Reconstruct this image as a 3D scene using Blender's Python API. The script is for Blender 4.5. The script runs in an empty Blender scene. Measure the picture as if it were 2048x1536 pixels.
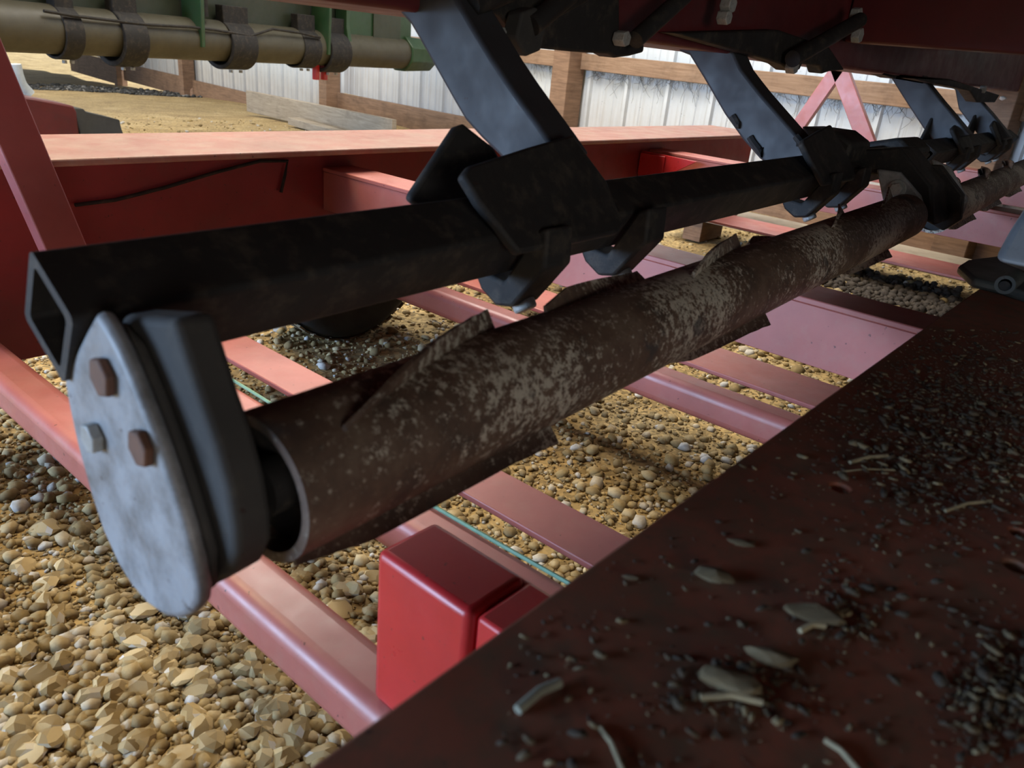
import bpy, bmesh, math, random
import numpy as np
from mathutils import Vector, Matrix

random.seed(7); rng = np.random.default_rng(7)
scene = bpy.context.scene
col = scene.collection

# ------------------------------------------------------------------ camera
H = 0.65
F = 1540.0
R = np.array([[0.6550107815606396, -0.24653401221025234, 0.7142701567774166],
              [-0.7500923062829238, -0.32627038191709185, 0.5752470512213336],
              [0.0912272332940369, -0.9125615698171768, -0.39863388365557334]])
CAM = np.array([0.0, 0.0, H])
cd = bpy.data.cameras.new('camera'); cam = bpy.data.objects.new('camera', cd); col.objects.link(cam)
cd.sensor_width = 36; cd.lens = 36 * F / 2048; cd.clip_start = 0.02; cd.clip_end = 200
rt, up, bk = R @ [1, 0, 0], R @ [0, -1, 0], R @ [0, 0, -1]
cam.matrix_world = Matrix(((rt[0], up[0], bk[0], 0), (rt[1], up[1], bk[1], 0), (rt[2], up[2], bk[2], H), (0, 0, 0, 1)))
cd.dof.use_dof = True; cd.dof.focus_distance = 1.3; cd.dof.aperture_fstop = 12
scene.camera = cam

# ------------------------------------------------------------------ world, lights, exposure
w = bpy.data.worlds.new('world'); scene.world = w; w.use_nodes = True
bg = w.node_tree.nodes['Background']
bg.inputs[0].default_value = (0.75, 0.87, 1.0, 1); bg.inputs[1].default_value = 1.2

def area(name, loc, target, sx, sy, power, color):
    l = bpy.data.lights.new(name, 'AREA'); l.shape = 'RECTANGLE'; l.size = sx; l.size_y = sy
    l.energy = power; l.color = color
    o = bpy.data.objects.new(name, l); col.objects.link(o); o.location = loc
    o.rotation_euler = (Vector(target) - Vector(loc)).to_track_quat('-Z', 'Y').to_euler()
    return o
area('daylight_open_door', (-3.8, 2.9, 1.0), (0.9, 1.6, 0.35), 3.0, 1.6, 420, (0.47, 0.68, 1.0))
pa_ = area('added_top_light_a', (2.3, 3.2, 3.38), (2.3, 3.2, 0.0), 1.6, 3.6, 250, (1.0, 0.95, 0.87)); pa_.rotation_euler = (0, 0, 0)  # overhead area light added to brighten wall and ground, no panel built
pb_ = area('added_top_light_b', (0.0, 2.7, 3.38), (0.0, 2.7, 0.0), 1.2, 1.6, 150, (1.0, 0.79, 0.48)); pb_.rotation_euler = (0, 0, 0)  # warm overhead area light added for the upper faces, no panel built
area('daylight_end_door', (2.2, 10.5, 2.2), (2.6, 4.0, 0.2), 3.0, 2.6, 200, (1.0, 0.93, 0.80))
area('added_back_light', (-1.2, -2.9, 0.85), (0.4, 0.3, 0.45), 1.4, 0.8, 32, (1.0, 0.95, 0.86))  # area light added behind the camera to lift roller and near beam
sd = bpy.data.lights.new('sun', 'SUN'); sd.energy = 9; sd.angle = 0.01; so = bpy.data.objects.new('sun', sd); col.objects.link(so)
so.rotation_euler = Vector((-0.62, 0.30, -0.72)).to_track_quat('-Z', 'Y').to_euler()
vs = scene.view_settings
vs.view_transform = 'Standard'; vs.look = 'None'; vs.gamma = 1; vs.use_curve_mapping = False; vs.exposure = 0.0

# ------------------------------------------------------------------ pixel helpers (photo frame 2048 x 1536)
def ray(x, y): return R @ np.array([x - 1024, y - 768, F])
def onp(x, y, n, d):
    r = ray(x, y); n = np.array(n, float); return CAM + r * ((d - n @ CAM) / (r @ n))
def onx(x, y, X): return onp(x, y, (1, 0, 0), X)
def ony(x, y, Y): return onp(x, y, (0, 1, 0), Y)
def onz(x, y, Z): return onp(x, y, (0, 0, 1), Z)

# ------------------------------------------------------------------ materials
def new_mat(name):
    m = bpy.data.materials.new(name); m.use_nodes = True
    nt = m.node_tree; return m, nt, nt.nodes['Principled BSDF']
def noise(nt, scale, detail=6, rough=.6, vec=None, dist=0):
    n = nt.nodes.new('ShaderNodeTexNoise'); n.inputs['Scale'].default_value = scale
    n.inputs['Detail'].default_value = detail; n.inputs['Roughness'].default_value = rough; n.inputs['Distortion'].default_value = dist
    if vec is None:
        tc = nt.nodes.new('ShaderNodeTexCoord'); vec = tc.outputs['Object']
    nt.links.new(vec, n.inputs['Vector']); return n.outputs['Fac']
def ramp(nt, fac, stops):
    r = nt.nodes.new('ShaderNodeValToRGB'); e = r.color_ramp.elements
    while len(e) < len(stops): e.new(0.5)
    for el, (p, c) in zip(e, stops):
        el.position = p; el.color = (c[0], c[1], c[2], 1) if hasattr(c, '__len__') else (c, c, c, 1)
    nt.links.new(fac, r.inputs[0]); return r.outputs[0]
def mix(nt, fac, a, b):
    n = nt.nodes.new('ShaderNodeMix'); n.data_type = 'RGBA'
    for s, v in ((0, fac), (6, a), (7, b)):
        if hasattr(v, 'is_linked'): nt.links.new(v, n.inputs[s])
        elif s == 0: n.inputs[0].default_value = v
        else: n.inputs[s].default_value = (v[0], v[1], v[2], 1)
    return n.outputs[2]
def bump(nt, b, h, strength, dist=.002):
    n = nt.nodes.new('ShaderNodeBump'); n.inputs['Strength'].default_value = strength; n.inputs['Distance'].default_value = dist
    nt.links.new(h, n.inputs['Height']); nt.links.new(n.outputs[0], b.inputs['Normal'])
def stretched(nt, s):
    tc = nt.nodes.new('ShaderNodeTexCoord'); mp = nt.nodes.new('ShaderNodeMapping')
    mp.inputs['Scale'].default_value = s; nt.links.new(tc.outputs['Object'], mp.inputs[0]); return mp.outputs[0]

def paint(name, base, rough=.35, dust=(.30, .22, .15), dust_lo=.58, dust_hi=.8, dust_amt=.5, coat=.3, sc=7, spec=.5):
    m, nt, b = new_mat(name)
    v = ramp(nt, noise(nt, sc, 8, .6), [(.3, [c * .8 for c in base]), (.7, [min(1, c * 1.15) for c in base])])
    f = ramp(nt, noise(nt, sc * 3.7, 10, .7), [(dust_lo, 0), (dust_hi, dust_amt)])
    c = mix(nt, f, v, dust)
    sp = ramp(nt, noise(nt, 130, 3, .5), [(.70, 0), (.74, .7)])
    c = mix(nt, sp, c, (.03, .015, .012))
    nt.links.new(c, b.inputs['Base Color'])
    rr = ramp(nt, noise(nt, 22, 6, .6), [(.3, rough - .08), (.7, rough + .12)])
    nt.links.new(rr, b.inputs['Roughness'])
    b.inputs['Coat Weight'].default_value = coat; b.inputs['Coat Roughness'].default_value = .42; b.inputs['Specular IOR Level'].default_value = spec
    bump(nt, b, noise(nt, 60, 6, .6), .12, .001)
    return m
RED = paint('faded_red_paint', (.41, .12, .098), .42, (.40, .25, .18), .5, .85, .35, .35)
REDT = paint('dusty_sunfaded_red_paint', (.31, .125, .095), .5, (.36, .27, .21), .40, .75, .75, .2, 5)
REDH = paint('shade_darkened_upright_red', (.26, .058, .060), .42, (.2, .09, .08), .5, .85, .3, .3)  # red darkened so the upright's shaded face is part of its colour
REDU = paint('shade_darkened_web_red', (.22, .020, .024), .45, (.12, .05, .04), .5, .8, .4, .15)  # darker red puts the shade on the far beam web into its colour
REDV = paint('bright_red_paint', (.50, .020, .022), .33, (.3, .1, .08), .65, .9, .3, .4)
REDD = paint('deck_red_paint', (.23, .068, .034), .65, (.10, .068, .036), .42, .66, .8, .0, 11)
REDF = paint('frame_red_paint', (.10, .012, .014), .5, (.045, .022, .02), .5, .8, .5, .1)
GREEN = paint('green_paint', (.020, .060, .020), .45, (.05, .045, .025), .5, .8, .4, .2)
GREEND = paint('dark_green_sheet', (.035, .045, .026), .5, (.06, .05, .03), .45, .75, .5, .1)
CREAM = paint('cream_tube_paint', (.062, .056, .036), .5, (.04, .034, .02), .45, .75, .6, .1)
BLACK = paint('black_steel', (.020, .019, .019), .65, (.11, .088, .066), .50, .78, .6, .0, 14, .3)
ARM = paint('blue_grey_arm_steel', (.032, .033, .038), .58, (.07, .07, .07), .6, .9, .25, .0, 9)
GREY = paint('galvanized_grey_steel', (.28, .29, .305), .5, (.075, .072, .068), .42, .70, .8, .0, 11)
HOUS = paint('dusty_bearing_housing', (.045, .044, .043), .75, (.11, .10, .08), .5, .8, .5, .0, 16, .25)
SILVER = paint('silver_casting', (.34, .38, .41), .4, (.12, .13, .13), .55, .8, .5, .1, 12)
BOLT = paint('zinc_bolt', (.33, .34, .33), .45, (.12, .08, .05), .5, .7, .6, .0, 60)
RUSTB = paint('rusty_bolt', (.13, .06, .035), .75, (.07, .05, .04), .5, .7, .6, .0, 60)
RUBBER = paint('black_rubber', (.022, .022, .022), .75, (.09, .08, .06), .6, .9, .4, .0, 20)
TREAD = paint('dusty_tread', (.16, .13, .085), .85, (.27, .22, .13), .4, .7, .7, .0, 30)
DARKC = paint('dark_cast_iron', (.05, .058, .055), .5, (.10, .11, .10), .5, .8, .5, .0, 25)
CORD = paint('green_cord', (.16, .30, .20), .6, (.1, .12, .08), .6, .8, .4, .0, 60)

def pipe_mat():
    m, nt, b = new_mat('rusted_pipe_steel')
    base = ramp(nt, noise(nt, 30, 10, .7), [(.3, (.06, .045, .036)), (.5, (.125, .080, .056)), (.72, (.20, .15, .11))])
    big = noise(nt, 6, 4, .55)
    fine = noise(nt, 170, 12, .80)
    n = nt.nodes.new('ShaderNodeMath'); n.operation = 'MULTIPLY_ADD'; nt.links.new(big, n.inputs[0]); n.inputs[1].default_value = .62; nt.links.new(fine, n.inputs[2])
    f = ramp(nt, n.outputs[0], [(.80, 0), (.86, .85)])
    c = mix(nt, f, base, (.60, .57, .48))
    mud = ramp(nt, noise(nt, 17, 6, .6), [(.62, 0), (.68, .8)])
    c = mix(nt, mud, c, (.045, .05, .05))
    nt.links.new(c, b.inputs['Base Color'])
    b.inputs['Roughness'].default_value = .55; b.inputs['Metallic'].default_value = .15
    bump(nt, b, fine, .5, .0015); return m
PIPE = pipe_mat()

def wood(name, a, c2, sc=1.0):
    m, nt, b = new_mat(name)
    v = stretched(nt, (2.5 * sc, 2.5 * sc, 38 * sc))
    g = ramp(nt, noise(nt, 1.6, 8, .65, v, 1.2), [(.3, a), (.7, c2)])
    st = ramp(nt, noise(nt, 5, 6, .7), [(.5, 0), (.75, .6)])
    c = mix(nt, st, g, [x * .45 for x in a])
    nt.links.new(c, b.inputs['Base Color']); b.inputs['Roughness'].default_value = .8
    bump(nt, b, noise(nt, 1.6, 8, .65, v, 1.2), .3, .003); return m
WOOD = wood('brown_girt_wood', (.20, .115, .065), (.36, .235, .15))
WOODD = wood('dark_post_wood', (.15, .085, .05), (.30, .18, .11))
WOODG = wood('grey_weathered_plank', (.24, .20, .15), (.42, .36, .28))

def siding_mat():
    m, nt, b = new_mat('white_steel_siding')
    base = ramp(nt, noise(nt, 3, 6, .6), [(.3, (.52, .57, .60)), (.7, (.72, .76, .78))])
    v = stretched(nt, (26, 26, 1.1))
    st = ramp(nt, noise(nt, 1.3, 8, .7, v), [(.58, 0), (.75, .65)])
    c = mix(nt, st, base, (.30, .29, .25))
    sp = ramp(nt, noise(nt, 42, 8, .75), [(.64, 0), (.69, .75)])
    c = mix(nt, sp, c, (.12, .12, .10))
    tc = nt.nodes.new('ShaderNodeTexCoord'); sx = nt.nodes.new('ShaderNodeSeparateXYZ'); nt.links.new(tc.outputs['Object'], sx.inputs[0])
    mr = nt.nodes.new('ShaderNodeMapRange'); nt.links.new(sx.outputs['Z'], mr.inputs[0])
    mr.inputs[1].default_value = .15; mr.inputs[2].default_value = .40; mr.inputs[3].default_value = .75; mr.inputs[4].default_value = 0
    rs = nt.nodes.new('ShaderNodeMath'); rs.operation = 'MULTIPLY'; nt.links.new(mr.outputs[0], rs.inputs[0]); nt.links.new(noise(nt, 1.3, 8, .7, v), rs.inputs[1])
    c = mix(nt, rs.outputs[0], c, (.24, .15, .07))
    nt.links.new(c, b.inputs['Base Color']); b.inputs['Roughness'].default_value = .45; return m
SIDING = siding_mat()

def ground_mat():
    m, nt, b = new_mat('tan_gravel_ground')
    a = ramp(nt, noise(nt, 4, 8, .65), [(.3, (.20, .135, .055)), (.55, (.33, .24, .105)), (.75, (.42, .33, .18))])
    vo = nt.nodes.new('ShaderNodeTexVoronoi'); vo.inputs['Scale'].default_value = 130
    tc = nt.nodes.new('ShaderNodeTexCoord'); nt.links.new(tc.outputs['Object'], vo.inputs['Vector'])
    hs = nt.nodes.new('ShaderNodeHueSaturation'); nt.links.new(a, hs.inputs['Color'])
    sx = nt.nodes.new('ShaderNodeSeparateXYZ'); nt.links.new(vo.outputs['Color'], sx.inputs[0])
    mr = nt.nodes.new('ShaderNodeMapRange'); nt.links.new(sx.outputs[0], mr.inputs[0]); mr.inputs[3].default_value = .5; mr.inputs[4].default_value = 1.5
    nt.links.new(mr.outputs[0], hs.inputs['Value'])
    nt.links.new(hs.outputs[0], b.inputs['Base Color']); b.inputs['Roughness'].default_value = .95
    bump(nt, b, vo.outputs['Distance'], -.7, .008); return m
GROUND = ground_mat()
def stone_mat(name, lo, mid, hi, top=(.60, .60, .58)):
    m, nt, b = new_mat(name)
    gi = nt.nodes.new('ShaderNodeNewGeometry')
    c = ramp(nt, gi.outputs['Random Per Island'], [(0, lo), (.5, mid), (.82, hi), (1, top)])
    oi = nt.nodes.new('ShaderNodeObjectInfo')
    c2 = ramp(nt, oi.outputs['Random'], [(0, .75), (1, 1.15)])
    mm = nt.nodes.new('ShaderNodeMix'); mm.data_type = 'RGBA'; mm.blend_type = 'MULTIPLY'; mm.inputs[0].default_value = 1
    nt.links.new(c, mm.inputs[6]); nt.links.new(c2, mm.inputs[7])
    d = ramp(nt, noise(nt, 70, 6, .7), [(.35, .75), (.65, 1.1)])
    m2 = nt.nodes.new('ShaderNodeMix'); m2.data_type = 'RGBA'; m2.blend_type = 'MULTIPLY'; m2.inputs[0].default_value = 1
    nt.links.new(mm.outputs[2], m2.inputs[6]); nt.links.new(d, m2.inputs[7])
    nt.links.new(m2.outputs[2], b.inputs['Base Color']); b.inputs['Roughness'].default_value = .85
    bump(nt, b, noise(nt, 160, 5, .7), .35, .002); return m
STONE = stone_mat('tan_limestone', (.24, .172, .075), (.40, .295, .13), (.52, .41, .225))
SOIL = stone_mat('dark_soil', (.03, .023, .018), (.045, .035, .028), (.06, .048, .038), (.08, .065, .05))
DGRAV = stone_mat('dark_wet_gravel', (.03, .032, .035), (.06, .065, .07), (.14, .14, .14), (.5, .5, .5))
CRUMB = stone_mat('dark_crumb', (.03, .021, .012), (.055, .038, .022), (.12, .088, .045), (.22, .17, .09))
def flat(name, c, rough=.7):
    m, nt, b = new_mat(name); v = ramp(nt, noise(nt, 80, 5, .6), [(.3, [x * .75 for x in c]), (.7, [min(1, x * 1.2) for x in c])])
    nt.links.new(v, b.inputs['Base Color']); b.inputs['Roughness'].default_value = rough; return m
STRAW = flat('pale_straw', (.30, .25, .15)); LEAF = flat('dry_grey_leaf', (.22, .22, .17)); FLUFF = flat('white_fluff', (.75, .75, .72))
ROOF = flat('grey_roof_steel', (.05, .05, .05)); COB = flat('dark_cobweb', (.10, .095, .085))

# ------------------------------------------------------------------ mesh helpers
class MB:
    def __init__(s): s.v = []; s.f = []
    def poly(s, pts, e):                       # polygon extruded by vector e
        b = len(s.v); n = len(pts); pts = [np.array(p, float) for p in pts]; e = np.array(e, float)
        s.v += [tuple(p) for p in pts] + [tuple(p + e) for p in pts]
        s.f.append(tuple(b + i for i in range(n))[::-1]); s.f.append(tuple(b + n + i for i in range(n)))
        for i in range(n): j = (i + 1) % n; s.f.append((b + i, b + j, b + n + j, b + n + i))
        return s
    def box(s, x0, x1, y0, y1, z0, z1):
        return s.poly([(x0, y0, z0), (x1, y0, z0), (x1, y1, z0), (x0, y1, z0)], (0, 0, z1 - z0))
    def bar(s, a, b, u, wu, wv):               # rectangular bar a->b, u = side direction
        a = np.array(a, float); b = np.array(b, float); d = b - a; d /= np.linalg.norm(d)
        u = np.array(u, float); u -= d * (u @ d); u /= np.linalg.norm(u); v = np.cross(d, u)
        return s.poly([a + u * p * wu / 2 + v * q * wv / 2 for p, q in ((-1, -1), (1, -1), (1, 1), (-1, 1))], b - a)
    def cyl(s, a, b, r0, r1=None, n=24, cap=True, ph=0):
        r1 = r0 if r1 is None else r1
        a = np.array(a, float); b = np.array(b, float); d = (b - a) / np.linalg.norm(b - a)
        u = np.cross(d, (0, 0, 1)) if abs(d[2]) < .9 else np.cross(d, (1, 0, 0)); u /= np.linalg.norm(u); v = np.cross(d, u)
        k = len(s.v)
        for c, r in ((a, r0), (b, r1)):
            for i in range(n):
                t = 2 * math.pi * i / n + ph; s.v.append(tuple(c + r * (math.cos(t) * u + math.sin(t) * v)))
        for i in range(n): j = (i + 1) % n; s.f.append((k + i, k + j, k + n + j, k + n + i))
        if cap: s.f.append(tuple(k + i for i in range(n))[::-1]); s.f.append(tuple(k + n + i for i in range(n)))
        return s
    def tube(s, a, b, ro, ri, n=40, prof=None):   # hollow
        a = np.array(a, float); b = np.array(b, float); d = (b - a) / np.linalg.norm(b - a)
        u = np.cross(d, (0, 0, 1)); u /= np.linalg.norm(u); v = np.cross(d, u); k = len(s.v)
        for c, r in ((a, ro), (b, ro), (b, ri), (a, ri)):
            for i in range(n): t = 2 * math.pi * i / n; s.v.append(tuple(c + r * (math.cos(t) * u + math.sin(t) * v)))
        for q in range(4):
            p = (q + 1) % 4
            for i in range(n): j = (i + 1) % n; s.f.append((k + q * n + i, k + q * n + j, k + p * n + j, k + p * n + i))
        return s
    def path(s, pts, r, n=8):
        pts = [np.array(p, float) for p in pts]; k = len(s.v)
        for q, p in enumerate(pts):
            d = pts[min(q + 1, len(pts) - 1)] - pts[max(q - 1, 0)]; d /= np.linalg.norm(d)
            u = np.cross(d, (.1, .2, 1)); u /= np.linalg.norm(u); v = np.cross(d, u)
            for i in range(n): t = 2 * math.pi * i / n; s.v.append(tuple(p + r * (math.cos(t) * u + math.sin(t) * v)))
        for q in range(len(pts) - 1):
            for i in range(n): j = (i + 1) % n; s.f.append((k + q * n + i, k + q * n + j, k + (q + 1) * n + j, k + (q + 1) * n + i))
        s.f.append(tuple(k + i for i in range(n))[::-1]); m = k + (len(pts) - 1) * n; s.f.append(tuple(m + i for i in range(n)))
        return s
    def build(s, name, mat, parent=None, bevel=0, smooth=False, seg=2):
        me = bpy.data.meshes.new(name); me.from_pydata(s.v, [], s.f)
        bm = bmesh.new(); bm.from_mesh(me); bmesh.ops.recalc_face_normals(bm, faces=bm.faces); bm.to_mesh(me); bm.free()
        me.materials.append(mat); o = bpy.data.objects.new(name, me); col.objects.link(o)
        if parent: o.parent = parent
        if smooth or bevel:
            for p in me.polygons: p.use_smooth = True
            me.set_sharp_from_angle(angle=math.radians(40))
        if bevel:
            bv = o.modifiers.new('bevel', 'BEVEL'); bv.width = bevel; bv.segments = seg; bv.limit_method = 'ANGLE'; bv.angle_limit = math.radians(40)
            bv.harden_normals = False
        return o
def tag(o, label, cat, group=None, kind=None):
    o['label'] = label; o['category'] = cat
    if group: o['group'] = group
    if kind: o['kind'] = kind
    return o
def struct(o, label=None, cat=None):
    o['kind'] = 'structure'
    if label: o['label'] = label; o['category'] = cat
    return o
def thing(name, label, cat, loc=(0, 0, 0)):
    o = bpy.data.objects.new(name, None); col.objects.link(o); o.empty_display_size = .05
    return tag(o, label, cat)
def hexbolt(name, p, d, r, h, mat, parent, washer=0):
    p = np.array(p, float); d = np.array(d, float); d /= np.linalg.norm(d)
    m = MB()
    if washer: m.cyl(p, p + d * .003, washer, n=24)
    m.cyl(p, p + d * h, r, n=6, ph=.3)
    return m.build(name, mat, parent, bevel=r * .12)

# ================================================================== SETTING
# ---- floor
gx = np.unique(np.concatenate([np.linspace(-6, -.3, 12), np.linspace(-.3, 2.4, 55), np.linspace(2.4, 14, 40)]))
gy = np.unique(np.concatenate([np.linspace(-4, 0, 10), np.linspace(0, 2.6, 55), np.linspace(2.6, 22, 70)]))
def gz(x, y):
    return .010 * math.sin(3.1 * x + 1.3 * y) * math.sin(2.3 * y - x) + .006 * math.sin(9 * x + 2) * math.sin(8 * y) - .004 - min(.45, .05 * max(0, y - 4.8))
m = MB()
for yy in gy:
    for xx in gx: m.v.append((xx, yy, gz(xx, yy)))
nx = len(gx)
for j in range(len(gy) - 1):
    for i in range(nx - 1): m.f.append((j * nx + i, j * nx + i + 1, (j + 1) * nx + i + 1, (j + 1) * nx + i))
floor = struct(m.build('floor', GROUND, smooth=True), 'tan gravel and dirt floor of the shed', 'floor')

# stones: shared shapes, the 300 largest single, the rest one gravel mesh
def rock(sub, seed, flatn):
    bm = bmesh.new(); bmesh.ops.create_icosphere(bm, subdivisions=sub, radius=1)
    r = np.random.default_rng(seed)
    sq = r.uniform(.65, 1.15, 3) * np.array([1.05, .95, flatn])
    planes = [(lambda n: n / np.linalg.norm(n))(r.normal(size=3)) for _ in range(6)]; offs = r.uniform(.55, .85, 6)
    vs_ = []
    for v in bm.verts:
        p = np.array(v.co)
        for n, o in zip(planes, offs):
            dd = p @ n - o
            if dd > 0: p = p - n * dd * .9
        p = p * sq + r.normal(size=3) * .03; vs_.append(p)
    fs = [tuple(v.index for v in f.verts) for f in bm.faces]; bm.free()
    return np.array(vs_), fs
shapes_hi = [rock(2, 100 + i, .6) for i in range(12)]
shapes_lo = [rock(1, 200 + i, .62) for i in range(16)]
cand = []
while len(cand) < 110000:
    px, py = rng.uniform(-900, 2300), rng.uniform(120, 1950)
    r = ray(px, py)
    if r[2] > -1e-3: continue
    p = CAM + r * (-H / r[2]); d = np.linalg.norm(p - CAM)
    if d > 6.5 or p[0] > 3.75 or p[1] < -.3: continue
    s = float(np.clip(rng.lognormal(math.log(.0034), .66), .0016, .017))
    if d > 1.8: s *= 1.3
    inside = 0 <= px < 2048 and 0 <= py < 1536
    cand.append((s * F / d if inside else 0, s, p[0], p[1]))
# a few large stones seen at the lower left
for px, py, s in [(92, 1060, .036), (168, 1096, .022), (110, 1390, .028), (100, 1470, .030), (545, 1450, .030), (205, 1272, .020), (30, 1420, .024), (345, 1372, .022), (60, 1510, .026), (285, 1500, .026), (1040, 880, .018), (1190, 900, .018)]:
    p = onz(px, py, 0); cand.append((1e4, s * .62, p[0], p[1]))
cand.sort(key=lambda t: -t[0])
stone_me = []
for i, (vv, ff) in enumerate(shapes_hi):
    me = bpy.data.meshes.new('stone'); me.from_pydata([tuple(v) for v in vv], [], ff); me.materials.append(STONE)
    for p in me.polygons: p.use_smooth = True
    me.set_sharp_from_angle(angle=math.radians(14)); stone_me.append(me)
for k, (_, s, x, y) in enumerate(cand[:300]):
    o = bpy.data.objects.new('stone', stone_me[k % 12]); col.objects.link(o); o.parent = floor
    o.location = (x, y, gz(x, y) + s * .18); o.scale = (s, s, s)
    o.rotation_euler = (rng.uniform(-.3, .3), rng.uniform(-.3, .3), rng.uniform(0, 6.28))
def scatter(name, items, shapes, mat, zf, tilt=.5, sink=.25):
    V = []; FF = []; base = 0
    for s, x, y in items:
        vv, ff = shapes[int(rng.integers(len(shapes)))]
        a, b, c = rng.uniform(0, 6.28), rng.uniform(-tilt, tilt), rng.uniform(-tilt, tilt)
        M = np.array(Matrix.Rotation(a, 3, 'Z') @ Matrix.Rotation(b, 3, 'X') @ Matrix.Rotation(c, 3, 'Y'))
        V.append((vv @ M.T) * s + np.array([x, y, zf(x, y) + s * sink])); FF.append(np.array(ff) + base); base += len(vv)
    V = np.concatenate(V); FF = np.concatenate(FF)
    me = bpy.data.meshes.new(name); me.vertices.add(len(V)); me.vertices.foreach_set('co', V.ravel().astype(np.float32))
    me.loops.add(FF.size); me.loops.foreach_set('vertex_index', FF.ravel().astype(np.int32))
    me.polygons.add(len(FF)); me.polygons.foreach_set('loop_start', np.arange(0, FF.size, 3, dtype=np.int32))
    me.update(calc_edges=True); me.materials.append(mat)
    o = bpy.data.objects.new(name, me); col.objects.link(o); return o
gv = scatter('gravel', [(s, x, y) for _, s, x, y in cand[300:]], [rock(1, 300 + i, .62) for i in range(16)] , STONE, gz)
gv['kind'] = 'stuff'; gv.parent = floor

items = []
while len(items) < 2600:
    px, py = rng.uniform(20, 500), rng.uniform(138, 190)
    if py > 150 + px * .085 or py < 128 + px * .10: continue
    p = onz(px, py, -.15); items.append((float(np.clip(rng.lognormal(math.log(.016), .4), .006, .04)), p[0], p[1]))
o = scatter('dark_gravel', items, shapes_lo, DGRAV, gz); o['kind'] = 'stuff'; o.parent = floor

# ---- steel wall along +X (right) with posts, girts, panels
wd = np.array([0.14146303, 0.98994354, 0]); wn = np.array([-wd[1], wd[0], 0])   # wn points into the room
wg = np.array([4.519, 5.848, 0.0]); s0 = wg @ wd; foot = wg - wd * s0
def wp(s, n, z): return foot + wd * s + wn * n + np.array([0, 0, z])
wall = bpy.data.objects.new('wall_right', None); col.objects.link(wall); struct(wall, 'white ribbed steel wall on brown posts and girts', 'wall')
PW = .299
prof = [(0, 0), (.006, .02), (.026, .02), (.032, 0), (.115, 0), (.12, .004), (.13, .004), (.135, 0), (.205, 0), (.21, .004), (.22, .004), (.225, 0), (PW, 0)]
m = MB()
pts = [np.array([0, 0, 0])]
lo = [(-wd * 0 + wd * (a - .025) + wn * (.003 + b)) for a, b in prof]; hi_ = [(wd * (a - .025) + wn * b) for a, b in prof]
outl = lo + hi_[::-1]
m.poly(outl, (0, 0, 3.6))
pm = m.build('panel', SIDING, wall); pm.location = wp(2.88 - 8 * PW, 0, .15)
for k in range(-14, 44):
    if k == -8: continue
    o = pm.copy(); col.objects.link(o); o.location = wp(2.88 + k * PW, 0, .15 if k < 12 else -.07)
for z0, z1 in ((.568, .658), (1.35, 1.44), (2.2, 2.29)):       # girts between posts
    ps = [-1.3, 1.10, 3.52, 6.47, 9.95, 12.6, 15.4]
    for a, b in zip(ps, ps[1:]):
        MB().poly([wp(a + .14, .022, z0), wp(b, .022, z0), wp(b, .062, z0), wp(a + .14, .062, z0)], (0, 0, z1 - z0)).build('girt', WOOD, wall, bevel=.003)
for a in (1.10, 3.52, 6.47, 9.95, 12.6):
    MB().poly([wp(a, .022, -.5), wp(a + .14, .022, -.5), wp(a + .14, .16, -.5), wp(a, .16, -.5)], (0, 0, 3.9)).build('post', WOODD, wall, bevel=.004)
for a, b, z0, z1, n in ((-1.2, 3.5, -.02, .17, .045), (3.68, 6.45, -.05, .17, .045), (6.63, 9.93, -.32, -.03, .045), (10.11, 12.58, -.262, -.04, .05), (12.76, 15.5, -.37, -.06, .05)):
    MB().poly([wp(a, .024, z0), wp(b, .024, z0 - .02), wp(b, n + .02, z0 - .02), wp(a, n + .02, z0)], (0, 0, z1 - z0)).build('skirt_board', WOODD, wall, bevel=.003)
# cobweb and dead grass strands caught below the girt (uncountable)
m = MB()
for k in range(520):
    s = rng.uniform(-.2, 4.0); n = .024
    if 3.45 < s < 3.7: continue
    z = .566; L = rng.gamma(2, .022); pth = [wp(s, n, z)]; a = rng.uniform(-.6, .6); q = s
    for j in range(5):
        a += rng.uniform(-.7, .7); q += math.sin(a) * L / 5; z -= abs(math.cos(a)) * L / 5; pth.append(wp(q, n + rng.uniform(-.002, .004), z))
    m.path(pth, .0009, 3)
o = m.build('cobweb', COB, wall); o['kind'] = 'stuff'

# ---- rest of the shed shell (behind the camera and overhead)
m = MB().box(-5.5, 8, -3.2, 20, 3.45, 3.5); struct(m.build('ceiling', ROOF), 'plain grey roof sheeting of the shed', 'ceiling')
m = MB().box(-5.5, 6, -3.2, -3.1, 0, 3.45); struct(m.build('wall_back', ROOF), 'plain grey wall behind the viewer', 'wall')
m = MB().box(-5.5, -5.4, -3.1, 20, 0, 3.45); struct(m.build('wall_left', ROOF), 'plain grey wall at the left', 'wall')

# ================================================================== RED TRAILER
tr = thing('trailer', 'low red steel trailer frame with cross members standing on the gravel', 'trailer')
HB = .205; ZB = H - HB
# far main beam: top plate, web, lower flange
yb0, yb1 = 1.225, 1.475
fb = MB().box(.26, 2.90, yb0, yb1, ZB - .011, ZB).build('main_beam', REDT, tr, bevel=.003)
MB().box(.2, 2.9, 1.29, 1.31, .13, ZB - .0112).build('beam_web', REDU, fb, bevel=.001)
MB().path([np.array(ony(px, py, 1.284)) for px, py in [(150, 410), (230, 400), (330, 375), (430, 345), (520, 322), (575, 322), (570, 350), (562, 385)]], .003, 8).build('cable', BLACK, fb, smooth=True)
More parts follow.
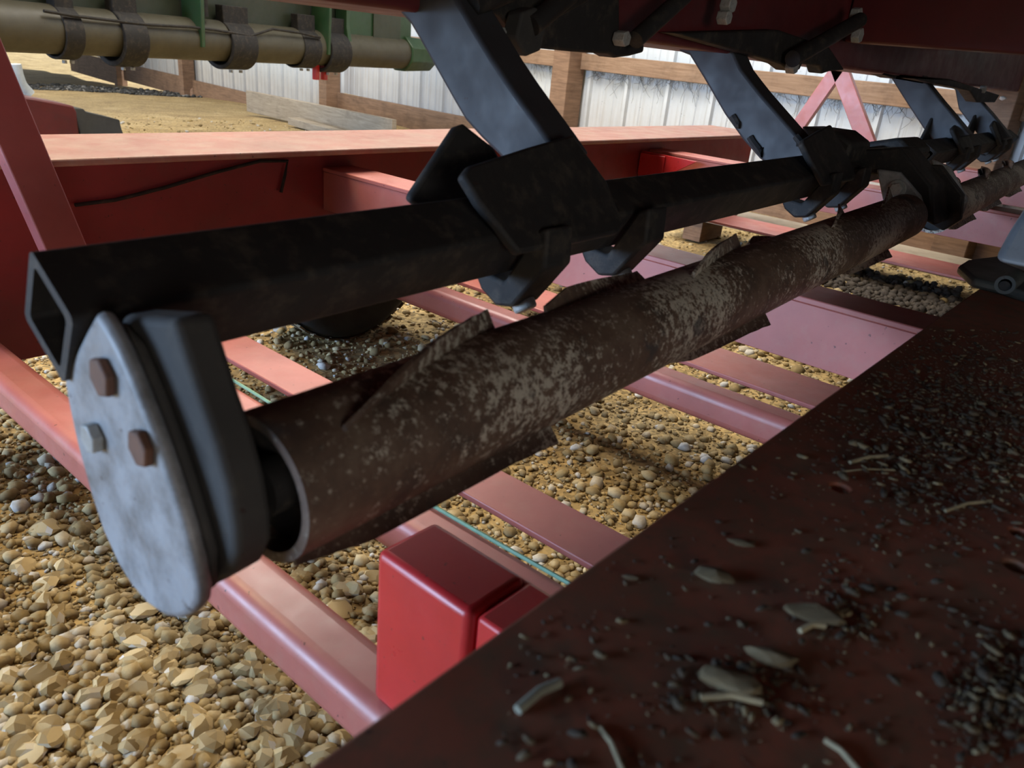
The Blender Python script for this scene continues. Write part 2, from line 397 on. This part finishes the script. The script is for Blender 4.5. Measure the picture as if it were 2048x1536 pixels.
# near main beam (deck plate in front) with bolt holes
holes = [onz(1680, 975, ZB), onz(2042, 1066, ZB), onz(2032, 1132, ZB)]
me0 = MB().box(-.35, 3.3, -.16, .143, ZB - .011, ZB).build('main_beam', REDD, tr)
cut = MB()
for h in holes: cut.cyl((h[0], h[1], ZB - .05), (h[0], h[1], ZB + .05), .0052, n=20)
co = cut.build('cutter', REDD); bo = me0.modifiers.new('b', 'BOOLEAN'); bo.object = co; bo.operation = 'DIFFERENCE'; bo.solver = 'EXACT'
dg = bpy.context.evaluated_depsgraph_get(); nm = bpy.data.meshes.new_from_object(me0.evaluated_get(dg))
me0.modifiers.clear(); me0.data = nm; bpy.data.objects.remove(co); me0.name = 'main_beam'
bv = me0.modifiers.new('bevel', 'BEVEL'); bv.width = .0015; bv.segments = 2; bv.limit_method = 'ANGLE'
MB().box(-.35, 3.3, .02, .032, .13, ZB - .0112).build('beam_web', REDD, me0, bevel=.001)

def cross_I(x, z0, z1, fw):                    # cross member with vertical web and top flange
    c = MB().box(x - .004, x + .004, .034, 1.288, z0, z1 - .008).build('cross_member', RED, tr, bevel=.001)
    MB().box(x - .0055, x - .0055 + fw, .034, 1.2885, z1 - .0078, z1).build('top_flange', RED, c, bevel=.0015)
    return c
c1 = cross_I(.947, H - .331, H - .248, .076)
c2 = cross_I(2.165, H - .330, H - .247, .085)
c3 = cross_I(3.22, H - .345, H - .247, .085)
MB().box(2.105, 2.117, 1.20, 1.285, .33, .395).build('stiffener', REDV, c2, bevel=.001)
MB().poly([(2.112, 1.286, .40), (2.112, 1.286, .28), (2.112, 1.10, .395)], (.01, 0, 0)).build('gusset', REDV, c2)
def cross_tube(x, wdt, z1, ht, y0=.035, y1=1.288):
    return MB().box(x, x + wdt, y0, y1, z1 - ht, z1).build('cross_tube', RED, tr, bevel=.014, seg=5)
t0 = cross_tube(.273, .054, .20, .05); cross_tube(.450, .052, .20, .05); cross_tube(1.022, .052, .20, .05)
for x0, x1, z in ((.540, .6075, .20), (1.116, 1.229, .20), (2.325, 2.50, .20)):
    MB().box(x0, x1, .035, 1.2885, z - .008, z).build('flat_strap', RED, tr, bevel=.0015)
# bright red upright bracket on the nearest cross tube
br = MB().box(.283, .338, .243, .331, .2005, .333).build('upright_bracket', REDV, tr, bevel=.006, seg=3)
MB().box(.287, .3375, .10, .2405, .2005, .331).build('upright_plate', REDV, br, bevel=.003)
MB().box(.338, .344, .10, .326, .2005, .325).build('back_plate', REDV, br, bevel=.002)
# A-shaped braces standing on cross members
def leg(name, x, a, b, wid, thick, mat=RED):
    a = np.array([x + thick / 2, a[0], a[1]]); b = np.array([x + thick / 2, b[0], b[1]])
    return MB().bar(a, b, (1, 0, 0), thick, wid).build(name, mat, tr, bevel=.002)
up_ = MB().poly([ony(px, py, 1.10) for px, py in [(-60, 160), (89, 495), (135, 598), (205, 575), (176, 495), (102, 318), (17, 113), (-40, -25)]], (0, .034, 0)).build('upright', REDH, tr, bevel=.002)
MB().box(.37, .51, 1.075, 1.16, .2005, .212).build('upright_foot', RED, up_, bevel=.002)
leg('brace_leg', 3.20, (1.165, .72), (.945, .40), .060, .03)
leg('brace_leg', 3.20, (1.135, .72), (1.28, .405), .052, .03)
# wheel
wx, wy, wr = 1.065, 1.315, .212
wh = bpy.data.objects.new('wheel', None); col.objects.link(wh); wh.parent = tr
K = .212 / .296
prf = [(a * K, b * .9) for a, b in [(.155, .0), (.165, -.006), (.20, -.012), (.25, -.010), (.278, .004), (.290, .022), (.295, .045), (.296, .095), (.295, .145), (.290, .168), (.278, .186), (.25, .2), (.20, .2), (.155, .19)]]
m = MB(); n = 64
for k in range(n):
    t = 2 * math.pi * k / n
    for r_, y_ in prf: m.v.append((wx + r_ * math.cos(t), wy + .012 + y_, wr + r_ * math.sin(t)))
L = len(prf)
for k in range(n):
    for q in range(L - 1): m.f.append((k * L + q, ((k + 1) % n) * L + q, ((k + 1) % n) * L + q + 1, k * L + q + 1))
tire = m.build('tire', RUBBER, wh, smooth=True)
m = MB()
for k in range(60):
    t = 2 * math.pi * k / 60
    for y_ in (.022, .055, .085, .115, .145):
        c = np.array([wx + .2122 * math.cos(t), wy + .012 + y_ + (.006 if k % 2 else 0), wr + .2122 * math.sin(t)])
        tg = np.array([-math.sin(t), 0, math.cos(t)])
        m.bar(c - tg * .0085, c + tg * .0085, (0, 1, 0), .022, .004)
o = m.build('tread', TREAD, wh); o['kind'] = 'stuff'
m = MB().cyl((wx, wy + .02, wr), (wx, wy + .03, wr), .112, n=48); m.cyl((wx, wy + .005, wr), (wx, wy + .02, wr), .04, n=24)
m.build('rim', GREY, wh, smooth=True)
MB().path([(wx + .122 * math.cos(t), wy + .006, wr + .122 * math.sin(t)) for t in np.linspace(0, 6.283, 49)], .003, 6).build('bead_ring', RUBBER, wh, smooth=True)

# ================================================================== BLACK TILLAGE ROLLER IMPLEMENT
im = thing('tillage_implement', 'black roller tillage implement hung on grey curved arms from a dark red frame', 'implement')
D = np.array([1, .05, 0]) / math.hypot(1, .05)
def ax(x, y0, z0, xr): return np.array([x, y0 + .05 * (x - xr), z0])
BC = (.388, .5120)                               # bar centre (y, z) at x = .125
def barc(x): return ax(x, BC[0], BC[1], .125)
def sqtube(x0, x1, name='toolbar', half=.0315, wall_t=.0055):
    ang = [math.radians(a) for a in (75, 165, 255, 345)]
    m = MB(); n = 0; ring = []
    for rr in (half, half - wall_t * 1.414):
        pts = []
        for a in ang:                            # rounded corners
            cx, cz = rr * .86 * math.cos(a), rr * .86 * math.sin(a)
            for da in (-.78, -.4, 0, .4, .78): pts.append((cx + rr * .14 * 1.2 * math.cos(a + da) * .8, cz + rr * .14 * 1.2 * math.sin(a + da) * .8))
        ring.append(pts)
    n = len(ring[0])
    for x in (x0, x1):
        c = barc(x)
        for pts in ring:
            for (py, pz) in pts: m.v.append((c[0], c[1] + py, c[2] + pz))
    def q(a, b):
        for i in range(n): j = (i + 1) % n; m.f.append((a + i, a + j, b + j, b + i))
    q(0, 2 * n); q(3 * n, n); q(n, 0); q(2 * n, 3 * n)
    return m.build(name, BLACK, im, smooth=True)
bar1 = sqtube(.125, 1.93); bar2 = sqtube(2.0, 3.45)
# rim of bare metal on the cut end
PC = (.275, .4542); PR = .0363
def pc(x): return ax(x, PC[0], PC[1], .165)
def roller(x0, x1, yo=0, zo=0, r=PR):
    o_ = np.array([0, yo, zo])
    ro = MB().tube(pc(x0) + o_, pc(x1) + o_, r, r - .005, 56).build('roller', PIPE, im, smooth=True)
    for a, b, e in ((x0 + .012, x0 + .016, x0 - .0004), (x1 - .016, x1 - .012, x1 + .012)):
        MB().cyl(pc(a) + o_, pc(b) + o_, r - .0052, n=40).build('end_disc', BLACK, ro, smooth=True)
        c_ = a if e < a else b
        MB().cyl(pc(c_) + o_, pc(e) + o_, .014, n=24).build('axle', BLACK, ro, smooth=True)
    return ro
def fin(ro, x0, a0, x1, a1, h=.011, t=.004, yo=0, zo=0, n=14, hook=True):
    m = MB(); o_ = np.array([0, yo, zo]); k0 = len(m.v)
    for k in range(n + 1):
        u = k / n; x = x0 + (x1 - x0) * u; a = math.radians(a0 + (a1 - a0) * u)
        hh = h * (min(1, .35 + u * 3) if hook else min(1, u * 6, (1 - u) * 6) * .9 + .1 * 1)
        if hook and k >= n - 2: hh = h * (1.25 if k == n else 1.1)
        nv = np.array([0, math.cos(a), math.sin(a)]); tv = np.array([0, -math.sin(a), math.cos(a)]); c = pc(x) + o_
        for rr, tt in ((PR - .004, -t / 2), (PR - .004, t / 2), (PR + hh, t * .35), (PR + hh, -t * .35)):
            m.v.append(tuple(c + nv * rr + tv * tt))
    for k in range(n):
        for q in range(4): p = (q + 1) % 4; m.f.append((k * 4 + q, k * 4 + p, k * 4 + 4 + p, k * 4 + 4 + q))
    m.f.append((0, 3, 2, 1)); e = n * 4; m.f.append((e, e + 1, e + 2, e + 3))
    return m.build('roller_fin', PIPE, ro, smooth=True)
r1 = roller(.1645, 1.40)
fin(r1, .196, 128, .352, 58, .0105)
fin(r1, .170, 240, .365, 226, .010)
fin(r1, .58, 105, .75, 57, .012); fin(r1, .40, 70, .58, 30, .012)
fin(r1, .56, 258, .74, 228, .010); fin(r1, .95, 110, 1.12, 50, .012); fin(r1, 1.05, 258, 1.22, 225, .010)
fin(r1, .80, 40, .96, 10, .012); fin(r1, 1.2, 100, 1.36, 60, .014); fin(r1, .27, 350, .45, 310, .012)
r2 = roller(1.60, 3.15, -.012, -.012)
for a in (1.68, 2.05, 2.45):
    fin(r2, a, 110, a + .2, 55, .016, yo=-.012, zo=-.012); fin(r2, a, 238, a + .2, 222, .010, yo=-.012, zo=-.012); fin(r2, a + .1, 60, a + .28, 40, .016, yo=-.012, zo=-.012)
# weld splash bead along the long fin
# near end plate and bearing housing
def plate_px(pix, X, t): return MB().poly([onx(px, py, X) for px, py in pix], (t, 0, 0))
ep = plate_px([(125, 755), (137, 820), (152, 888), (180, 990), (205, 1064), (235, 1130), (262, 1174), (295, 1212), (330, 1236), (356, 1240), (378, 1232), (394, 1212), (396, 1185), (386, 1130), (368, 1060), (345, 985), (318, 905), (290, 830), (262, 760), (236, 700), (212, 655), (190, 622), (172, 655), (150, 700)], .128, .008).build('end_plate', GREY, im, bevel=.0035, seg=3)
hexbolt('bolt', onx(215, 752, .1278), (-1, 0, 0), .0100, .0045, RUSTB, ep, .0)
hexbolt('bolt', onx(196, 872, .1278), (-1, 0, 0), .0080, .0055, BOLT, ep)
hexbolt('bolt', onx(292, 893, .1278), (-1, 0, 0), .0092, .0045, RUSTB, ep)
def offset_poly(pix, X, grow):
    P = np.array([onx(px, py, X) for px, py in pix]); c = P.mean(0); return [c + (p - c) * grow for p in P]
pix2 = [(150, 890), (182, 985), (235, 1125), (300, 1205), (352, 1228), (385, 1205), (388, 1130), (368, 1060), (345, 985), (318, 905), (290, 830), (262, 760), (232, 690), (190, 640), (150, 740)]
sp = MB().poly([p + np.array([.0082, 0, 0]) for p in offset_poly(pix2, .128, .96)], (.0055, 0, 0)).build('spacer_plate', HOUS, im, bevel=.002)
MB().poly([onx(px, py, .1418) for px, py in [(240, 630), (345, 638), (366, 700), (398, 800), (430, 890), (456, 980), (470, 1060), (472, 1110), (456, 1150), (400, 1182), (330, 1160), (250, 1000), (215, 800)]], (.0188, 0, 0)).build('bearing_housing', HOUS, im, bevel=.004, seg=3)
# far end plate of the first roller, starting bracket of the second
fe = MB().poly([onx(px, py, 1.41) for px, py in [(1752, 338), (1800, 345), (1840, 392), (1850, 425), (1836, 450), (1805, 440), (1772, 410), (1765, 400)]], (.012, 0, 0)).build('end_plate', GREY, im, bevel=.003)
hexbolt('bolt', onx(1794, 378, 1.4095), (-1, 0, 0), .011, .008, BOLT, fe, .015)
MB().poly([onx(px, py, 1.52) for px, py in [(1815, 330), (1880, 330), (1925, 390), (1920, 440), (1885, 462), (1850, 440), (1830, 380)]], (.02, 0, 0)).build('end_plate', BLACK, im, bevel=.003)
MB().poly([onx(px, py, 1.56) for px, py in [(1862, 318), (1900, 335), (1935, 400), (1925, 430), (1890, 430)]], (.012, 0, 0)).build('end_plate', GREY, im, bevel=.003)
MB().poly([onx(px, py, 1.42) for px, py in [(1700, 300), (1800, 295), (1862, 372), (1868, 452), (1830, 430), (1800, 350), (1720, 350)]], (.10, 0, 0)).build('hanger_plate', BLACK, im, bevel=.004)

# arms (curved thick bars in vertical planes) and their clamps
def arm(X, left, right, t):
    return MB().poly([onx(px, py, X) for px, py in left + right[::-1]], (t, 0, 0)).build('arm', ARM, im, bevel=.004, seg=3)
A1 = arm(.55, [(775, -75), (795, 0), (800, 27), (819, 48), (839, 82), (873, 143), (908, 205), (928, 239), (960, 275), (996, 310), (1030, 350)],
         [(880, -75), (914, 0), (942, 48), (983, 116), (1012, 160), (1044, 205), (1068, 238), (1092, 272), (1120, 312)], .046)
A2 = arm(1.20, [(1352, 66), (1350, 92), (1360, 103), (1378, 110), (1407, 157), (1448, 228), (1486, 281), (1519, 318), (1560, 345)],
         [(1455, 66), (1457, 83), (1481, 137), (1500, 162), (1519, 186), (1573, 248), (1626, 308), (1650, 330)], .05)
for pth in ([(1465, 232), (1470, 240), (1476, 250), (1480, 250)], [(1500, 274), (1506, 284), (1517, 298), (1524, 308), (1520, 298)], [(1592, 272), (1600, 282), (1600, 292)]):
    MB().path([onx(px, py, 1.199) for px, py in pth], .006, 7).build('weld_bead', BLACK, A2, smooth=True)
A3 = arm(2.28, [(1770, 135), (1783, 158), (1810, 201), (1830, 232), (1850, 262), (1870, 285)], [(1840, 140), (1851, 162), (1882, 201), (1910, 234), (1940, 270)], .05)
A4 = arm(2.95, [(1896, 160), (1910, 181), (1917, 218), (1955, 269), (1970, 285)], [(1935, 165), (1949, 189), (1984, 228), (2009, 259), (2020, 275)], .05)
XA = .55
def clamp(dx, rear=True):
    X = XA + dx; e = np.array([dx, .05 * dx, 0])
    T = lambda x, dy, dz: np.array([x, barc(x)[1] + dy, barc(x)[2] + dz])
    p0 = T(XA, -.046, .004) ; v = np.array([0, .051, .072]); nn = np.cross(D, v); nn /= np.linalg.norm(nn)
    if nn[1] > 0: nn = -nn
    quad = [onp(px, py, nn, nn @ p0) + e for px, py in [(926, 348), (940, 330), (1060, 292), (1146, 268), (1215, 362), (1250, 450), (1238, 465), (1130, 488), (1040, 505), (960, 405)]]
    fp = MB().poly(quad, -nn * .009).build('clamp_plate', BLACK, im, bevel=.003)
    if rear:
        yg = barc(XA)[1] + .046
        MB().poly([ony(px, py, yg) + e for px, py in [(820, 402), (826, 388), (914, 256), (932, 250), (990, 296), (1010, 335), (990, 400), (835, 415)]], (0, .008, 0)).build('gusset', BLACK, fp, bevel=.003)
    for xs in (X - .085, X + .075):
        MB().poly([T(xs, -.050, .015), T(xs, -.052, -.016), T(xs, -.022, -.056), T(xs, -.004, -.060), T(xs, .014, -.050), T(xs, .040, -.012), T(xs, .0365, -.006), T(xs, .0125, -.0345), T(xs, -.0105, -.0375), T(xs, -.0385, .011)], (.034, 0, 0)).build('strap', BLACK, fp, bevel=.003)
        q = T(xs + .017, -.020, -.054)
        MB().cyl(q + np.array([0, .004, .006]), q + np.array([0, -.005, -.007]), .010, n=20).build('strap_nut', BOLT, fp, bevel=.002)
    return fp
clamp(0); clamp(.72, False); clamp(1.82); clamp(2.45)
MB().poly([onx(px, py, 1.66) for px, py in [(1700, 288), (1735, 284), (1797, 275), (1806, 282), (1826, 302), (1800, 330), (1720, 330)]], (.14, 0, 0)).build('clamp_block', BLACK, im, bevel=.006)
MB().poly([onx(px, py, 1.34) for px, py in [(1600, 252), (1672, 262), (1705, 288), (1690, 330), (1640, 330)]], (.10, 0, 0)).build('clamp_block', BLACK, im, bevel=.006)

# overhead frame
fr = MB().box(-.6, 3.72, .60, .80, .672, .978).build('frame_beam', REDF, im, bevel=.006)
MB().box(-.9, 3.6, -1.3, .80, .98, 1.01).build('added_shade_deck', REDF, im, bevel=.004)  # unseen slab added overhead to keep top light off the near beam
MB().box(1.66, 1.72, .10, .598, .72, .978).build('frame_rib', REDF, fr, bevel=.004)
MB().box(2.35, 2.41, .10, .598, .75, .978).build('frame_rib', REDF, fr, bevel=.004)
def hangclamp(px0, py0, px1, py1, Y=.585, th=.03, name='clamp_bar'):
    P, Q = ony(px0, py0, Y), ony(px1, py1, Y); return MB().bar(P, Q, (0, 1, 0), th, th).build(name, BLACK, fr, bevel=.004)
# flat black mounting plates below the frame
MB().poly([ony(px, py, .57) for px, py in [(935, -5), (1002, 34), (1060, 95), (1150, 104), (1218, 108), (1232, 116), (1262, 112), (1288, 105), (1290, 88), (1240, 60), (1240, -20)]], (0, .028, 0)).build('mount_plate', BLACK, fr, bevel=.003)
MB().poly([ony(px, py, .57) for px, py in [(1349, 66), (1500, 108), (1565, 130), (1580, 142), (1600, 140), (1605, 128), (1640, 132), (1645, 148), (1660, 143), (1690, 140), (1660, 95), (1560, 60)]], (0, .028, 0)).build('mount_plate', BLACK, fr, bevel=.003)
MB().poly([ony(px, py, .56) for px, py in [(1770, 150), (1790, 158), (1800, 152), (1940, 182), (1955, 205), (1990, 205), (2000, 190), (1900, 158)]], (0, .035, 0)).build('mount_plate', BLACK, fr, bevel=.003)
for a, b, r_ in (((1062, 52), (1140, -12), .0105), ((1270, 80), (1370, -10), .0105), ((1180, -10), (1090, 40), .004), ((1585, 118), (1720, 40), .013), ((940, 8), (1060, -40), .012)):
    MB().cyl(ony(*a, .548), ony(*b, .548), r_, n=20).build('clamp_rod', BLACK, fr, smooth=True)
hexbolt('bolt', ony(1034, 62, .566), (0, -1, 0), .024, .02, HOUS, fr)
hexbolt('bolt', ony(1012, 68, .566), (-1, 0, 0), .006, .012, BOLT, fr)
for px, py, r_ in ((1446, 8, .012), (1438, 34, .010), (1703, 30, .014), (1706, 70, .014), (1232, 76, .009), (1575, 132, .012), (1960, 178, .011)):
    hexbolt('bolt', ony(px, py, .568), (0, -1, 0), r_, .016, BOLT, fr)

# ================================================================== GREEN MACHINE behind the trailer
gm = thing('green_machine', 'green farm machine with a cream tube held by black band clamps', 'machine')
ga = np.array([.75, 3.40, 0]); gdir = np.array([2.75, .60, 0]); gL = np.linalg.norm(gdir); gdir /= gL; gnv = np.array([gdir[1], -gdir[0], 0])   # gnv faces the camera side
rT = .090; zc = .552
def gp(s, n, z): return ga + gdir * s + gnv * n + np.array([0, 0, z])
def s_of(px, py, n=0):      # station along the machine seen at a pixel
    c = ga + gnv * n; P = onp(px, py, gnv, gnv @ c); return (P - ga) @ gdir, P[2]
sE = s_of(835, 100)[0]
MB().cyl(gp(-.6, 0, zc), gp(sE, 0, zc), rT, n=48).build('tube', CREAM, gm, smooth=True)
MB().poly([gp(-.6, -.03, zc + .02), gp(s_of(800, 60)[0], -.03, zc + .02), gp(s_of(800, 60)[0], -.03, 1.3), gp(-.6, -.03, 1.3)], gnv * -.02).build('side_sheet', GREEND, gm)
MB().poly([gp(s_of(690, 50)[0], .03, zc + .05), gp(s_of(815, 50)[0], .03, zc + .05), gp(s_of(815, 50)[0], .03, 1.2), gp(s_of(690, 50)[0], .03, 1.2)], gnv * -.055).build('green_panel', GREEN, gm, bevel=.004)
p0 = s_of(746, 60, .035); p1 = s_of(800, 60, .035)
MB().poly([gp(p0[0], .034, s_of(746, 86, .035)[1]), gp(p1[0], .034, s_of(746, 86, .035)[1]), gp(p1[0], .034, s_of(746, 24, .035)[1]), gp(p0[0], .034, s_of(746, 24, .035)[1])], gnv * .006).build('cover_plate', GREEND, gm, bevel=.006)
MB().cyl(gp(s_of(800, 100)[0], 0, zc), gp(s_of(852, 100)[0], 0, zc), rT * 1.22, rT * 1.12, n=8, ph=.39).build('end_cap', GREEN, gm, bevel=.006)
def band(px, wpx, k=1.1, low=0.0, name='band_clamp'):
    s = s_of(px, 100)[0]; s2 = s_of(px + wpx, 100)[0]
    o = MB().tube(gp(s, 0, zc - low), gp(s2, 0, zc - low), rT * k, rT * .99, 40).build(name, BLACK, gm, smooth=True, bevel=.004)
    MB().poly([gp(s, rT * .5, zc + rT * .8), gp(s2, rT * .5, zc + rT * .8), gp(s2, rT * .5, zc + rT * 1.75), gp(s, rT * .5, zc + rT * 1.75)], gnv * -.05).build('clamp_tab', BLACK, o, bevel=.004)
    for u in (.3, .7):
        q = gp(s + (s2 - s) * u, rT * .3, zc - low - rT * (k + .0)); hexbolt('bolt', q, (0, 0, -1), .010, .012, BOLT, o)
    return o
band(220, 48, 1.24, .016); band(436, 50, 1.22, .016); band(106, 38, 1.12, .008); band(584, 34, 1.10, .008); band(636, 40, 1.20, .016)
for px in (390, 645):
    s = s_of(px, 60, .06)[0]
    MB().poly([gp(s, .10, zc - .03), gp(s, .13, 1.2), gp(s, -.02, 1.2), gp(s, -.02, zc - .02)], gdir * .02).build('rib_plate', GREEN, gm, bevel=.003)
s = s_of(690, 60, .05)[0]
MB().poly([gp(s, .09, zc - .01), gp(s, .06, zc + .12), gp(s, .07, 1.2), gp(s, -.02, 1.2), gp(s, -.02, zc)], gdir * .03).build('rib_plate', GREEN, gm, bevel=.003)
s = s_of(412, 20, .07)[0]
MB().cyl(gp(s, .05, zc + .10), gp(s, .06, 1.1), .022, n=16).build('cylinder_rod', BLACK, gm, smooth=True)
MB().path([gp(s_of(px, 40, .092)[0], .092, s_of(px, py, .092)[1]) for px, py in [(90, 22), (150, 32), (215, 40), (300, 50), (380, 54), (430, 60), (500, 72), (545, 58), (600, 66), (640, 75)]], .006, 8).build('hose', BLACK, gm, smooth=True)
for px in (632, 648):
    s = s_of(px, 150, 0)[0]; MB().box(0, .03, -.015, .015, 0, .10)
    MB().bar(gp(s, 0, zc - rT * .95), gp(s, 0, zc - rT - .075), gnv, .03, .03).build('foot_tab', REDV, gm, bevel=.004)
# out-of-view legs that carry it
for s in (-1.6, s_of(960, 160, -.25)[0]): MB().bar(gp(s, -.25, 0), gp(s, -.25, 1.3), gnv, .08, .08).build('support_leg', GREEN, gm, bevel=.004)
MB().poly([gp(-1.65, -.30, 1.22), gp(sE + 1.2, -.30, 1.22), gp(sE + 1.2, .2, 1.22), gp(-1.65, .2, 1.22)], (0, 0, .08)).build('top_frame', GREEND, gm)

# ================================================================== OTHER THINGS
# red and black skid on the ground behind the trailer
sk = thing('implement_skid', 'dark red skid with black toe lying on the dirt beyond the trailer', 'implement part')
q = [ony(px, py, 4.6) for px, py in [(-40, 180), (64, 195), (140, 210), (146, 222)]]
MB().poly([np.array([q[0][0], 4.55, 0.0]), np.array([q[3][0], 4.55, 0.0]), q[3] - [0, .05, 0], q[2] - [0, .05, 0], q[1] - [0, .05, 0], q[0] - [0, .05, 0]], (0, .22, 0)).build('skid_body', REDF, sk, bevel=.01)
q = [ony(px, py, 4.6) for px, py in [(146, 216), (168, 218), (172, 224), (240, 240), (243, 262)]]
MB().poly([np.array([q[0][0] + .003, 4.56, 0.0]), np.array([q[4][0], 4.56, 0.0]), q[4], q[3], q[2], q[1], q[0] + [.003, 0, 0]], (0, .2, 0)).build('skid_toe', RUBBER, sk, bevel=.006)
MB().path([ony(px, py, 5.0) for px, py in [(28, 128), (33, 150), (42, 172), (58, 190)]], .035, 12).build('guide_rod', SILVER, sk, smooth=True)
# leaning grey plank by the wall, and a second under it
o = MB().bar((3.72, 6.10, .045), (3.40, 3.90, .085), (0, 0, 1), .165, .035).build('plank', WOODG, None, bevel=.003); tag(o, 'wide weathered grey plank standing on edge on the dirt before the white wall', 'plank')
o = MB().bar((3.42, 5.02, .02), (3.24, 3.95, .024), (0, 0, 1), .05, .09).build('plank', WOODG, None, bevel=.003); tag(o, 'narrow pale grey timber on the dirt in front of the wide plank', 'plank')
# wooden plank lying crosswise under the far part of the trailer
o = MB().box(2.83, 3.08, .2, 1.6, .090, .122).build('plank', WOODG, None, bevel=.003)
o.location = (0, 0, 0); tag(o, 'brown weathered plank lying crosswise beneath the far purple cross member', 'plank')
for y in (.3, 1.45):
    b_ = MB().box(2.86, 3.05, y - .04, y + .04, 0.0, .0898).build('plank_block', WOODD, o, bevel=.003)
# green cord along the second cross tube
c = MB().path([(.495 + .004 * math.sin(9 * y), y, .204) for y in np.linspace(.15, .95, 30)], .0022, 6).build('cord', CORD, None, smooth=True); tag(c, 'thin pale green cord lying along a red cross tube', 'cord')
# grey casting on the near beam
sc = thing('grey_casting', 'silver grey metal casting with a holed lug on the near red beam', 'metal part')
X0 = .86
lug = MB().poly([onz(px, py, ZB + .0003) for px, py in [(1912, 548), (1930, 536), (1990, 528), (2080, 545), (2110, 600), (2060, 610), (2000, 590), (1940, 575)]], (0, 0, .012)).build('lug', DARKC, sc, bevel=.004)
MB().poly([np.maximum(ony(px, py, .115), [-9, -9, ZB + .0122]) for px, py in [(1985, 520), (2020, 455), (2050, 408), (2130, 420), (2130, 590), (2040, 572)]], (0, -.05, 0)).build('body', SILVER, sc, bevel=.008, seg=4)
MB().cyl(onx(2008, 574, .915), onx(2008, 574, .915) + np.array([.05, .0, 0]), .006, n=20).build('hole_dark_plug', BLACK, lug, smooth=True)  # solid black plug stands in for the dark inside the hole
MB().tube(onx(2010, 570, .913), onx(2010, 570, .913) + np.array([.05, .0, 0]), .0095, .0062, 24).build('pin_boss', DARKC, lug, smooth=True)

# debris on the near beam: crumbs (uncountable) and single bits of straw
items = []
while len(items) < 7500:
    px, py = rng.uniform(1000, 2300), rng.uniform(660, 1700)
    p = onz(px, py, ZB)
    if not (p[1] < .138 and p[1] > -.155 and p[0] < 1.2 and p[0] > .1): continue
    dens = math.exp(-(((px - 1930) / 190) ** 2 + ((py - 830) / 150) ** 2)) + .5 * math.exp(-(((px - 2050) / 120) ** 2 + ((py - 1380) / 90) ** 2)) + .3 * math.exp(-(((px - 1690) / 70) ** 2 + ((py - 1220) / 60) ** 2)) + .25 * math.exp(-(((px - 1480) / 120) ** 2 + ((py - 1390) / 50) ** 2)) + .012
    if rng.uniform() > dens: continue
    items.append((float(np.clip(rng.lognormal(math.log(.00075), .6), .0003, .0040)), p[0], p[1]))
db = scatter('debris', items, [(lambda r_: (r_[0] * np.array([1.6, .9, .6]), r_[1]))(rock(1, 700 + i, .6)) for i in range(8)], CRUMB, lambda x, y: ZB, .4, .62)
tag(db, 'dark crumbs of soil and chaff scattered over the near red beam', 'debris', kind='stuff')
straws = [((1400, 1395), (1525, 1405), .0013, 'long pale straw piece among dark clods on the near beam'),
          ((1890, 1022), (1982, 1002), .0010, 'thin straw right of the bolt hole on the near beam'),
          ((1035, 1420), (1120, 1365), .0018, 'broad pale leaf scrap near the lower edge of the near beam'),
          ((1200, 1455), (1245, 1540), .0009, 'straw stalk at the bottom edge of the picture'),
          ((1650, 1480), (1720, 1545), .0010, 'grey stalk lying at the very bottom right of the near beam'),
          ((1700, 925), (1775, 912), .0012, 'short straw beside the dark crumb heap'),
          ((1668, 945), (1790, 940), .0005, 'hair-thin bent straw below the crumb heap'),
          ((1600, 1262), (1650, 1252), .0012, 'stubby grey chaff piece in the middle of the near beam')]
for a, b, r_, lab in straws:
    A, B = onz(*a, ZB + r_ * 1.05), onz(*b, ZB + r_ * 1.05); Mi = (A + B) / 2 + np.array([.0015, .001, .0005])
    o = MB().path([A, A * .6 + Mi * .4, Mi, B * .6 + Mi * .4, B], r_, 8).build('straw', STRAW if r_ < .0017 else LEAF, None, smooth=True); tag(o, lab, 'straw')
for k, (px, py, s, lab) in enumerate([(1540, 1325, .013, 'oval grey-green clod in the lower middle of the near beam'), (1625, 1235, .011, 'dark clod beside a pale chip on the near beam'), (1425, 1160, .010, 'flat dark clod left of the near beam middle'), (1455, 1375, .013, 'dark clod beneath the long straw piece'), (1260, 1158, .004, 'small dark clod near the upper edge of the near beam'), (1480, 1090, .005, 'little clod left of the round bolt hole')]):
    p = onz(px, py, ZB); vv, ff = rock(2, 900 + k, .3)
    me = bpy.data.meshes.new('clod'); me.from_pydata([tuple(v * np.array([1.2, .55, .8])) for v in vv], [], ff); me.materials.append(CRUMB)
    o = bpy.data.objects.new('clod', me); col.objects.link(o); o.location = (p[0], p[1], ZB + s * .24); o.scale = (s, s, s); o.rotation_euler = (0, 0, -1.1)
    tag(o, lab, 'clod')
# dark soil heap under the far end of the near beam
items = []
for k in range(2200):
    u, v = rng.uniform(), rng.uniform(); P = onz(1640 + 280 * u, 515 + 66 * u + 42 * v, .02)
    items.append((float(np.clip(rng.lognormal(math.log(.009), .45), .004, .022)), P[0] + rng.normal() * .02, P[1]))
so_ = scatter('soil_heap', items, [rock(1, 800 + i, .8) for i in range(8)], SOIL, gz, .8, .4); tag(so_, 'dark clumped soil on the gravel beneath the trailer', 'soil', kind='stuff')
# white fluff caught on the frame
vv, ff = rock(2, 990, .8); P = ony(2006, 196, .585)
me = bpy.data.meshes.new('fluff'); me.from_pydata([tuple(v) for v in vv], [], ff); me.materials.append(FLUFF)
o = bpy.data.objects.new('fluff', me); col.objects.link(o); o.location = tuple(P); o.scale = (.014, .014, .016); tag(o, 'small white tuft stuck to the underside of the red frame', 'fluff')
